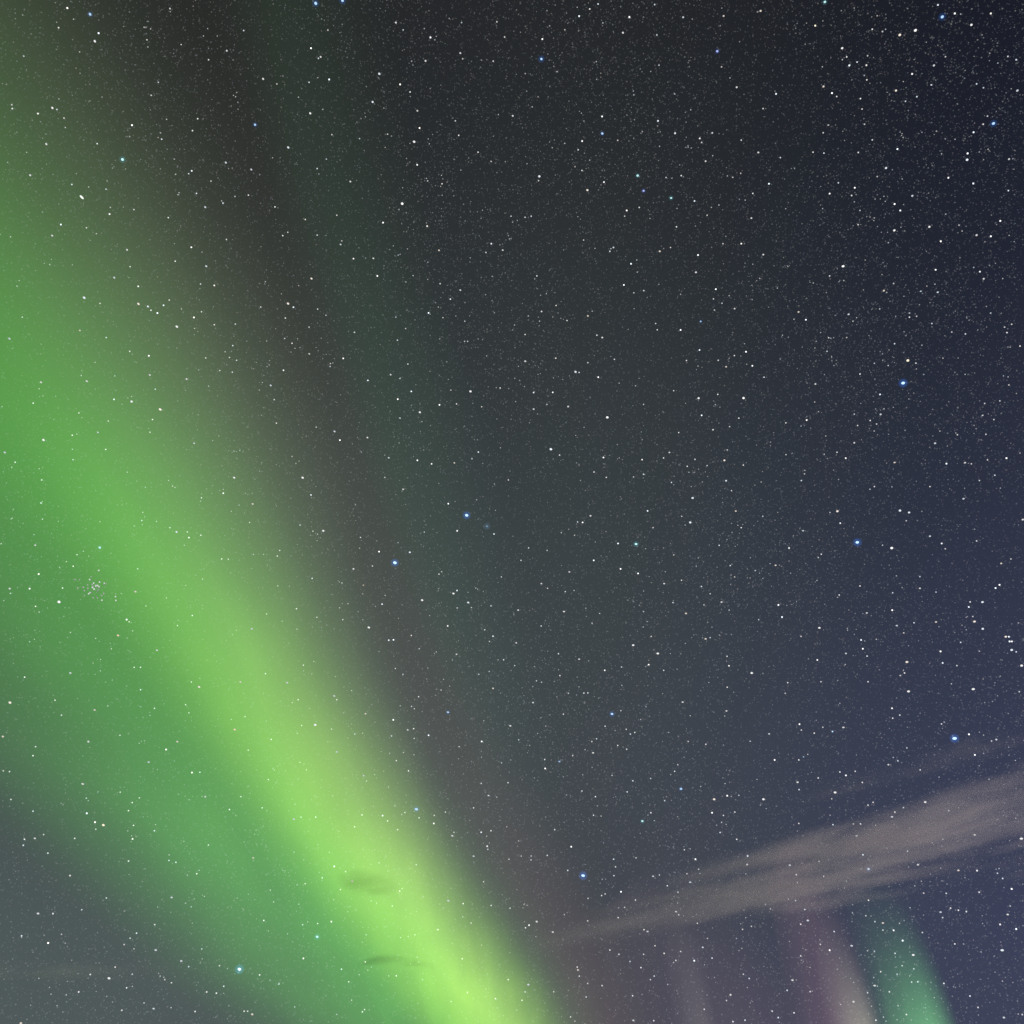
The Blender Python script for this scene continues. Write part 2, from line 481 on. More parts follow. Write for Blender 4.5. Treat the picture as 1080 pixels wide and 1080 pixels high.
# ------------------------------------------------------------------ stars
STARS = [  # azimuth, altitude (degrees), size class, tint, label
 (28.514,39.793,0,'b','bright blue star alone in the dark upper right, a yellowish star just above it'),
 (-8.073,32.787,0,'b','bright blue star with a halo, beside the right edge of the green band'),
 (-3.252,35.763,0,'b','bright blue-haloed star nearest the middle of the sky'),
 (22.999,32.061,0,'b','bright blue star in the right half, a plain white star close to its right'),
 (25.479,21.0,0,'b','bright blue star just above the right end of the tan cloud'),
 (-14.364,10.731,0,'c','brilliant cyan-white star near the bottom edge, left of the green band'),
 (4.03,15.674,0,'b','bright blue star low in the middle, above the left tip of the tan cloud'),
 (-33.499,50.735,1,'t','teal star over the upper right fringe of the green band'),
 (-35.168,48.107,1,'e','large oval white star over the upper part of the green band'),
 (-21.561,61.646,1,'b','larger of the two blue stars touching the top edge'),
 (-18.904,62.188,1,'b','blue star cut by the top edge, right of its larger blue neighbour'),
 (-10.131,52.974,1,'w','bright white star alone in the grey upper sky, left of the middle'),
 (3.178,60.693,1,'b','blue-white star near the top edge, just right of the middle'),
 (40.45,55.877,1,'b','small vivid blue star near the top right corner'),
 (38.205,56.019,1,'w','bright white star left of the small blue star by the top right corner'),
 (40.32,50.18,1,'b','small blue star close to the right edge, high up'),
 (37.709,49.235,1,'w','bright white star with a faint companion above, high on the right'),
 (-25.563,39.041,1,'w','brightest white star over the middle of the upper green band'),
 (7.337,41.262,1,'w','bright white star alone in the grey sky right of the middle'),
 (17.627,41.24,1,'w','bright white star in the right half, level with the lone blue star'),
 (2.933,39.615,1,'w','bright white star above and right of the blue star nearest the middle'),
 (26.949,46.761,1,'w','brightest white star below the top of the dark upper right sky'),
 (29.257,40.863,1,'y','yellowish star just above the lone blue star of the upper right'),
 (-28.097,27.718,1,'w','bright white star left of and below the tight star cluster'),
 (8.657,33.829,1,'t','teal star right of the middle, a small white star close to its left'),
 (6.243,24.269,1,'b','small blue star in the grey lower sky, right of the middle'),
 (24.932,31.358,1,'w','bright white star close to the right of the blue mid-right star'),
 (-22.641,17.014,1,'y','yellowish star over the lower left side of the green glow'),
 (-5.625,19.099,1,'b','small blue star inside the right fringe of the green band'),
 (-10.558,12.434,1,'t','pale cyan star inside the lower green band'),
 (19.522,15.173,1,'h','hazy pale blue star shining through the middle of the tan cloud'),
 (21.361,59.346,2,'i','dim indigo star near the top edge, in the right half'),
 (12.235,53.46,2,'i','dim blue star, left one of a blue and a teal pair in the upper sky'),
 (14.592,52.807,2,'t','dim teal star, right one of a blue and a teal pair in the upper sky'),
 (-24.405,26.638,2,'o','reddish star over the green glow, below the tight star cluster'),
 (-16.714,22.633,2,'o','orange-tinted star on the bright ridge of the green band'),
 (-1.79,35.158,2,'f','dim fuzzy blue star close below and right of the brighter blue mid-sky star'),
 (-2.954,30.707,2,'w','lower right star of the white trio below the middle'),
 (-4.008,24.439,2,'b','small oval blue star between the green band and the lower middle'),
 (29.678,24.809,2,'w','brightest star of the little chain by the right edge'),
 (9.998,19.995,2,'b','pale blue star in the lower sky between two white stars'),
 (20.804,11.007,2,'w','white star over the top of the small green ray'),
 (-39.984,56.199,2,'b','clear blue star above the teal upper-left star, farther'),
 (-38.793,55.225,2,'w','clear white star above the teal upper-left star, nearest'),
 (-39.472,51.377,2,'w','clear white star above and left of the teal upper-left star'),
 (-24.339,55.032,2,'b','clear blue star below and left of the bluer top-edge star, farthest'),
 (-13.857,59.278,2,'w','clear white star below and right of the bluer top-edge star'),
 (-14.105,57.848,2,'w','clear white star above the bright upper-middle white star, farthest'),
 (-9.607,56.256,2,'w','clear white star above the bright upper-middle white star, nearest'),
 (-19.77,56.483,2,'w','clear white star below the bluer top-edge star, farther'),
 (-21.05,54.489,2,'w','clear white star above and left of the bright upper-middle white star, farther'),
 (8.949,56.727,2,'b','clear blue star above and left of the dim blue upper star'),
 (15.885,56.037,2,'w','clear white star above and right of the dim blue upper star, nearest'),
 (2.613,54.815,2,'w','clear white star left of the dim blue upper star, farther'),
 (7.085,53.914,2,'w','clear white star left of the dim blue upper star, nearest'),
 (11.865,54.298,2,'t','clear teal star close above the dim blue upper star'),
 (32.251,59.384,2,'t','clear teal star left of the blue top-corner star, farther'),
 (42.047,54.797,2,'w','clear white star right of the blue top-corner star'),
 (36.965,56.221,2,'w','clear white star below and left of the blue top-corner star, nearest'),
 (32.259,57.024,2,'w','clear white star left of the blue top-corner star, nearest'),
 (35.021,53.943,2,'w','clear white star below and left of the blue top-corner star, farther'),
 (32.22,50.677,2,'w','clear white star left of the white upper-right double'),
 (31.243,47.555,2,'w','clear white star above and right of the bright upper-right white star'),
 (33.606,47.006,2,'w','clear white star below and left of the white upper-right double, farther'),
 (-32.568,43.398,2,'w','clear white star below the large oval white star, farther'),
 (-29.02,44.109,2,'w',"clear white star above the band's brightest upper star, farthest"),
 (-28.346,44.15,2,'w',"clear white star above the band's brightest upper star, third nearest"),
 (-26.015,43.614,2,'w',"clear white star above the band's brightest upper star, second nearest"),
 (-27.499,39.014,2,'w',"clear white star left of the band's brightest upper star, nearest"),
 (-31.881,35.653,2,'w',"clear white star left of the band's brightest upper star, fourth nearest"),
 (-19.708,36.334,2,'w',"clear white star below and right of the band's brightest upper star, second nearest"),
 (-16.937,48.092,2,'w','clear white star below and left of the bright upper-middle white star, third nearest'),
 (-18.401,46.465,2,'w','clear white star below and left of the bright upper-middle white star, farthest'),
 (-7.127,41.57,2,'w','clear white star above and left of the blue mid-sky star, second nearest'),
 (-3.279,42.944,2,'w','clear white star above the blue mid-sky star, farther'),
 (-15.107,37.025,2,'w','clear white star above and left of the blue star beside the band, second nearest'),
 (5.089,43.996,2,'w','clear white star above and left of the bright central-right star, nearest'),
 (14.361,41.694,2,'w','clear white star right of the bright central-right star, nearest'),
 (15.51,37.972,2,'w','clear white star above and right of the teal mid-sky star, farther'),
 (12.919,36.115,2,'w','clear white star above and right of the teal mid-sky star, nearest'),
 (22.253,33.961,2,'w','clear white star above and left of the blue mid-right star'),
 (26.017,33.221,2,'w','clear white star above and right of the blue mid-right star, nearest'),
 (-26.787,30.986,2,'t','clear teal star above the tight star cluster'),
 (-22.562,32.732,2,'w','clear white star above and right of the tight star cluster'),
 (-19.199,24.649,2,'w','clear white star above and left of the orange star'),
 (-28.946,22.229,2,'w','clear white star below and left of the white star by the cluster'),
 (-13.164,34.194,2,'w','clear white star above and left of the blue star beside the band, nearest'),
 (-7.11,33.45,2,'w','clear white star close above and right of the blue star beside the band'),
 (-6.054,30.736,2,'w','clear white star left of the white central trio'),
 (-3.973,31.2,2,'w','clear white star close above and left of the white central trio'),
 (-9.413,28.973,2,'w','clear white star below the blue star beside the band'),
 (-12.06,23.32,2,'w','clear white star right of the orange star, nearest'),
 (12.533,34.743,2,'w','clear white star right of the teal mid-sky star, nearest'),
 (7.893,28.06,2,'w','clear white star above the small lower-middle blue star'),
 (9.421,27.495,2,'w','clear white star above and right of the small lower-middle blue star'),
 (15.068,25.907,2,'w','clear white star above and right of the pale blue lower star, farthest'),
 (26.513,33.003,2,'w','clear white star above and right of the blue mid-right star, farther'),
 (29.003,27.505,2,'w','clear white star above and left of the right-edge star chain, farthest'),
 (28.269,26.623,2,'w','clear white star above and left of the right-edge star chain, third nearest'),
 (28.574,26.167,2,'w','clear white star above and left of the right-edge star chain, second nearest'),
 (19.588,27.847,2,'w','clear white star below and left of the blue mid-right star'),
 (24.075,25.259,2,'w','clear white star above and left of the blue star above the cloud, farther'),
 (23.75,23.739,2,'w','clear white star above and left of the blue star above the cloud, nearest'),
 (29.607,25.524,2,'w','clear white star above and left of the right-edge star chain, nearest'),
 (29.908,23.943,2,'w','clear white star close below and right of the right-edge star chain'),
 (27.141,23.269,2,'w','clear white star above the blue star above the cloud'),
 (-20.64,9.966,2,'w','clear white star left of the brilliant cyan star, farthest'),
 (11.836,19.329,2,'w','clear white star right of the pale blue lower star, nearest'),
 (14.611,19.127,2,'w','clear white star right of the pale blue lower star, farther'),
 (7.598,18.402,2,'t','clear teal star below and left of the pale blue lower star'),
 (18.593,19.114,2,'w','clear white star above and left of the hazy star behind the cloud, nearest'),
 (23.154,18.095,2,'w','clear white star below and left of the blue star above the cloud'),
 (27.28,15.771,2,'w','clear white star below and right of the blue star above the cloud'),
 (24.957,10.893,2,'w','clear white star right of the star above the green ray'),
 (-18.497,41.819,3,'w',"small white star right of the band's brightest upper star, nearest"),
 (-0.829,50.907,3,'w','small white star below and right of the bright upper-middle white star, farthest'),
 (15.428,45.916,3,'b','small blue star above and right of the bright central-right star, farther'),
 (7.411,12.794,3,'w','small white star below and right of the low central blue star, nearest'),
 (-7.921,37.061,3,'w','small white star left of the blue mid-sky star'),
 (-3.56,14.407,3,'w','small white star below the blue star inside the band'),
 (-21.077,20.401,3,'w','small white star above and right of the yellow lower-left star'),
 (32.556,31.069,3,'w','small white star above the right-edge star chain, farther'),
 (-24.134,7.798,3,'w','small white star below and left of the yellow lower-left star, farthest'),
 (3.481,30.174,3,'w','small white star right of the white central trio, farthest'),
 (22.369,57.357,3,'w','small white star below and right of the dim indigo star'),
 (2.88,21.738,3,'b','small blue star below and left of the small lower-middle blue star, farther'),
 (24.387,37.413,3,'w','small white star below and left of the blue upper-right star, farther'),
 (6.327,8.613,3,'w','small white star below the low central blue star, farther'),
 (35.611,43.427,3,'w','small white star below the white upper-right double, farther'),
 (21.023,50.719,3,'w','small white star above and left of the bright upper-right white star'),
 (-1.4,19.915,3,'w','small white star right of the blue star inside the band'),
 (10.651,24.681,3,'w','small white star right of the small lower-middle blue star'),
 (22.906,45.148,3,'w','small white star below and left of the bright upper-right white star'),
 (0.87,10.332,3,'w','small white star below and left of the low central blue star, farthest'),
 (-4.299,38.78,3,'w','small white star above the blue mid-sky star, nearest'),
 (9.977,15.15,3,'w','small white star below the pale blue lower star'),
 (-16.757,28.18,3,'w','small white star above the orange star, farther'),
 (-2.203,16.702,3,'w','small white star below and right of the blue star inside the band, farther'),
 (-15.03,50.241,3,'w','small white star below and left of the bright upper-middle white star, second nearest'),
 (-5.611,60.896,3,'w','small white star left of the top-middle blue-white star, nearest'),
 (22.837,41.088,3,'w','small white star left of the blue upper-right star'),
 (17.494,9.097,3,'w','small white star below and left of the star above the green ray, farther'),
 (-12.878,61.853,3,'w','small white star right of the bluer top-edge star'),
 (-12.863,45.625,3,'w','small white star below the bright upper-middle white star'),
 (-25.787,15.981,3,'w','small white star left of the yellow lower-left star'),
 (-13.343,39.911,3,'w','small white star above and left of the blue star beside the band, farthest'),
 (-10.595,21.95,3,'w','small white star above and left of the blue star inside the band, farther'),
 (-4.441,48.627,3,'w','small white star below and right of the bright upper-middle white star, second nearest'),
 (24.233,8.032,3,'w','small white star below and right of the star above the green ray'),
 (-18.692,11.377,3,'w','small white star left of the brilliant cyan star, second nearest'),
 (19.763,22.394,3,'w','small white star left of the blue star above the cloud, farther'),
 (-6.442,23.377,3,'w','small white star below and left of the small oval blue star'),
 (-9.103,24.135,3,'w','small white star left of the small oval blue star'),
 (-38.873,47.929,3,'w','small white star above and left of the large oval white star, nearest'),
 (6.361,47.098,3,'w','small white star above the bright central-right star, farther'),
 (7.953,15.533,3,'w','small white star right of the low central blue star, nearest'),
 (-26.451,50.139,3,'w','small white star below and right of the teal upper-left star, nearest'),
 (23.92,14.668,3,'w','small white star right of the hazy star behind the cloud, farther'),
 (-14.526,16.121,3,'y','small yellowish star above and left of the cyan star inside the band'),
 (-24.589,22.621,3,'w','small white star below the reddish star'),
 (-0.106,23.736,3,'w','small white star right of the small oval blue star'),
 (3.949,32.452,3,'w','small white star below and left of the teal mid-sky star'),
 (12.179,61.436,3,'w','small white star right of the top-middle blue-white star'),
 (1.363,13.387,3,'w','small white star below and left of the low central blue star, second nearest'),
 (36.278,45.611,3,'w','small white star below the white upper-right double, nearest'),
 (-28.532,57.885,3,'w','small white star below and left of the bluer top-edge star, second nearest'),
 (15.517,22.525,3,'w','small white star above and right of the pale blue lower star, second nearest'),
 (32.567,43.705,3,'w','small white star above the blue upper-right star'),
 (30.577,34.759,3,'w','small white star below and right of the blue upper-right star, farther'),
 (22.536,28.202,3,'w','small white star below the blue mid-right star, nearest'),
 (1.075,44.709,3,'w','small white star above and left of the bright central-right star, second nearest'),
 (-30.609,39.316,3,'w',"small white star left of the band's brightest upper star, third nearest"),
 (22.857,53.879,3,'w','small white star below the dim indigo star, farther'),
 (5.619,35.648,3,'w','small white star above and left of the teal mid-sky star'),
 (-3.609,27.725,3,'w','small white star below the white central trio'),
 (15.939,12.948,3,'w','small white star below and left of the hazy star behind the cloud, nearest'),
 (-23.648,14.449,3,'w','small white star below and left of the yellow lower-left star, nearest'),
 (15.69,48.62,3,'w','small white star below and right of the dim blue upper star'),
 (13.195,15.873,3,'w','small white star below and right of the pale blue lower star'),
 (17.678,31.648,3,'w','small white star left of the blue mid-right star, farther'),
 (25.65,12.434,3,'w','small white star above and right of the star above the green ray, farther'),
 (-19.913,59.304,3,'w','small white star below the bluer top-edge star, nearest'),
 (-30.858,27.789,3,'w','small white star left of the white star by the cluster'),
 (-17.667,18.992,3,'w','small white star below and left of the orange star'),
 (26.522,35.81,3,'w','small white star below the blue upper-right star'),
 (10.282,11.933,3,'w','small white star below and right of the low central blue star, farther'),
 (-9.633,43.54,3,'w','small white star above and left of the blue mid-sky star, farthest'),
 (26.384,60.368,3,'w','small white star above and right of the dim indigo star'),
 (9.005,50.706,3,'w','small white star below and left of the dim blue upper star'),
 (-25.151,47.2,3,'w','small white star below and right of the teal upper-left star, farther'),
 (0.28,28.422,3,'w','small white star below and right of the white central trio'),
 (-24.085,29.101,3,'w','small white star right of the tight star cluster'),
 (-28.943,36.9,3,'w',"small white star left of the band's brightest upper star, second nearest"),
 (26.352,44.224,3,'w','small white star below the bright upper-right white star'),
 (-35.986,45.691,3,'w','small white star below and left of the large oval white star, nearest'),
 (-24.67,12.575,3,'w','small white star below and left of the yellow lower-left star, second nearest'),
 (-16.091,43.99,3,'w',"small white star right of the band's brightest upper star, farther"),
 (-8.964,15.24,3,'w','small white star above and right of the cyan star inside the band'),
 (-24.7,57.321,3,'w','small white star below and left of the bluer top-edge star, nearest'),
 (2.009,31.821,3,'w','small white star right of the white central trio, second nearest'),
 (-15.044,53.621,3,'w','small white star above and left of the bright upper-middle white star, nearest'),
 (19.266,16.84,3,'w','small white star above the hazy star behind the cloud'),
 (-25.861,52.688,3,'w','small white star right of the teal upper-left star, nearest'),
 (11.2,48.139,3,'w','small white star below the dim blue upper star, farther'),
 (11.69,38.876,3,'w','small white star below and right of the bright central-right star, farther'),
 (11.445,9.662,3,'w','small white star below and left of the hazy star behind the cloud, farther'),
 (-12.1,49.827,3,'w','small white star below and left of the bright upper-middle white star, nearest'),
 (-18.417,13.883,3,'w','small white star above and left of the brilliant cyan star'),
 (-14.09,25.47,3,'w','small white star above and right of the orange star'),
 (19.676,12.568,3,'w','small white star above and left of the star above the green ray'),
 (-33.696,34.41,3,'w','small white star above the white star by the cluster'),
 (13.87,30.027,3,'w','small white star below and right of the teal mid-sky star, third nearest'),
 (9.656,37.801,3,'w','small white star below and right of the bright central-right star, nearest'),
 (-35.915,39.98,3,'w','small white star below and left of the large oval white star, farther'),
 (29.254,36.205,3,'w','small white star below and right of the blue upper-right star, nearest'),
 (18.725,61.414,3,'w','small white star above and left of the dim indigo star'),
 (22.574,12.837,3,'w','small white star above and right of the star above the green ray, nearest'),
 (21.296,17.579,3,'w','small white star above and right of the hazy star behind the cloud'),
 (30.641,29.202,3,'w','small white star above the right-edge star chain, nearest'),
 (-33.213,38.46,3,'w',"small white star left of the band's brightest upper star, farthest"),
 (1.328,25.028,3,'w','small white star left of the small lower-middle blue star'),
 (-9.257,60.318,3,'w','small white star left of the top-middle blue-white star, farther'),
 (29.722,55.741,3,'w','small white star right of the dim indigo star'),
 (-22.043,26.235,3,'w','small white star right of the reddish star'),
 (21.735,20.185,3,'w','small white star left of the blue star above the cloud, nearest'),
 (12.949,50.123,3,'w','small white star below the dim blue upper star, nearest'),
 (-30.963,46.563,3,'w','small white star below and right of the large oval white star'),
 (27.523,20.603,3,'w','small white star right of the blue star above the cloud'),
 (18.182,54.251,3,'w','small white star above and right of the dim blue upper star, farther'),
 (2.239,12.865,3,'w','small white star below and left of the low central blue star, nearest'),
 (-12.592,18.236,3,'w','small white star below and right of the orange star'),
 (26.236,27.02,3,'w','small white star left of the right-edge star chain'),
 (1.684,41.959,3,'w','small white star left of the bright central-right star, farther'),
 (-24.393,41.031,3,'w',"small white star above and right of the band's brightest upper star"),
 (0.414,30.302,3,'w','small white star right of the white central trio, nearest'),
 (27.295,31.502,3,'w','small white star right of the blue mid-right star, nearest'),
 (4.943,22.167,3,'w','small white star below and left of the small lower-middle blue star, nearest'),
 (-19.78,21.637,3,'w','small white star left of the orange star'),
 (40.194,48.275,3,'w','small white star below and right of the blue right-edge star'),
 (12.543,28.072,3,'w','small white star below and right of the teal mid-sky star, farthest'),
 (0.077,57.938,3,'w','small white star below and left of the top-middle blue-white star'),
 (21.302,48.667,3,'w','small white star left of the bright upper-right white star, nearest'),
 (25.151,16.231,3,'w','small white star below the blue star above the cloud'),
 (-10.824,32.224,3,'w','small white star left of the blue star beside the band'),
 (22.037,15.139,3,'w','small white star right of the hazy star behind the cloud, nearest'),
 (-22.821,37.717,3,'w',"small white star below and right of the band's brightest upper star, nearest"),
 (17.913,11.626,3,'w','small white star left of the star above the green ray, nearest'),
 (4.375,42.035,3,'w','small white star left of the bright central-right star, nearest'),
 (33.281,48.822,3,'w','small white star below and left of the white upper-right double, nearest'),
 (20.805,26.252,3,'w','small white star below the blue mid-right star, farther'),
 (9.043,13.72,3,'w','small white star right of the low central blue star, farther'),
 (-18.238,8.753,3,'w','small white star below and left of the brilliant cyan star'),
 (-28.76,20.539,3,'w','small white star above and left of the yellow lower-left star, farther'),
 (22.772,60.829,3,'w','small white star above the dim indigo star'),
 (29.121,50.083,3,'w','small white star above the bright upper-right white star'),
 (-11.128,24.988,3,'w','small white star right of the orange star, farther'),
 (-9.167,38.796,3,'w','small white star above and left of the blue mid-sky star, nearest'),
 (4.351,27.423,3,'w','small white star above and left of the small lower-middle blue star'),
 (19.84,33.279,3,'w','small white star left of the blue mid-right star, nearest'),
 (-18.152,35.082,3,'w',"small white star below and right of the band's brightest upper star, farthest"),
 (13.225,23.989,3,'w','small white star above and right of the pale blue lower star, nearest'),
 (2.499,47.497,3,'w','small white star above and left of the bright central-right star, farthest'),
 (-16.874,25.214,3,'w','small white star above the orange star, nearest'),
 (11.498,29.609,3,'w','small white star below and right of the teal mid-sky star, second nearest'),
 (-26.86,40.676,3,'w',"small white star above the band's brightest upper star, nearest"),
 (-13.394,8.706,3,'w','small white star below the brilliant cyan star'),
 (-24.474,20.99,3,'w','small white star above the yellow lower-left star'),
 (16.773,43.157,3,'w','small white star above and right of the bright central-right star, nearest'),
 (-10.884,39.815,3,'w','small white star above and left of the blue mid-sky star, third nearest'),
 (-23.685,52.802,3,'w','small white star right of the teal upper-left star, farther'),
 (-8.872,20.768,3,'w','small white star above and left of the blue star inside the band, nearest'),
 (-31.155,44.959,3,'w','small white star below the large oval white star, nearest'),
 (-30.319,30.274,3,'w','small white star above and left of the white star by the cluster'),
 (18.657,9.758,3,'w','small white star below and left of the star above the green ray, nearest'),
 (29.193,44.804,3,'w','small white star below and right of the bright upper-right white star'),
 (29.815,32.961,3,'w','small white star right of the blue mid-right star, farther'),
 (25.885,28.928,3,'w','small white star below and right of the blue mid-right star, nearest'),
 (7.419,45.818,3,'w','small white star above the bright central-right star, nearest'),
 (-1.208,25.83,3,'w','small white star above and right of the small oval blue star'),
 (15.717,35.023,3,'w','small white star right of the teal mid-sky star, farther'),
 (38.354,54.102,3,'w','small white star below the blue top-corner star'),
 (19.267,55.554,3,'w','small white star below the dim indigo star, nearest'),
 (14.676,10.208,3,'w','small white star left of the star above the green ray, farther'),
 (26.533,38.53,3,'w','small white star below and left of the blue upper-right star, nearest'),
 (15.477,15.687,3,'w','small white star left of the hazy star behind the cloud'),
 (3.541,11.012,3,'w','small white star below the low central blue star, nearest'),
 (42.683,50.955,3,'w','small white star above and right of the blue right-edge star'),
 (-17.334,10.957,3,'w','small white star left of the brilliant cyan star, nearest'),
 (-32.098,41.715,3,'w',"small white star above and left of the band's brightest upper star"),
 (-26.384,24.258,3,'w','small white star below and left of the reddish star'),
 (16.656,19.84,3,'w','small white star above and left of the hazy star behind the cloud, farther'),
 (15.054,39.796,3,'w','small white star right of the bright central-right star, farther'),
 (24.042,27.241,3,'w','small white star below and right of the blue mid-right star, farther'),
 (10.295,31.422,3,'w','small white star below and right of the teal mid-sky star, nearest'),
 (-3.467,17.747,3,'w','small white star below and right of the blue star inside the band, nearest'),
 (-24.194,18.873,3,'w','small white star above and left of the yellow lower-left star, nearest'),
 (-38.79,49.671,3,'w','small white star above and left of the large oval white star, farther'),
 (-9.593,57.831,3,'w','small white star above the bright upper-middle white star, second nearest'),
 (18.224,46.212,3,'w','small white star left of the bright upper-right white star, farther'),
 (-6.489,50.719,3,'w','small white star below and right of the bright upper-middle white star, nearest'),
]
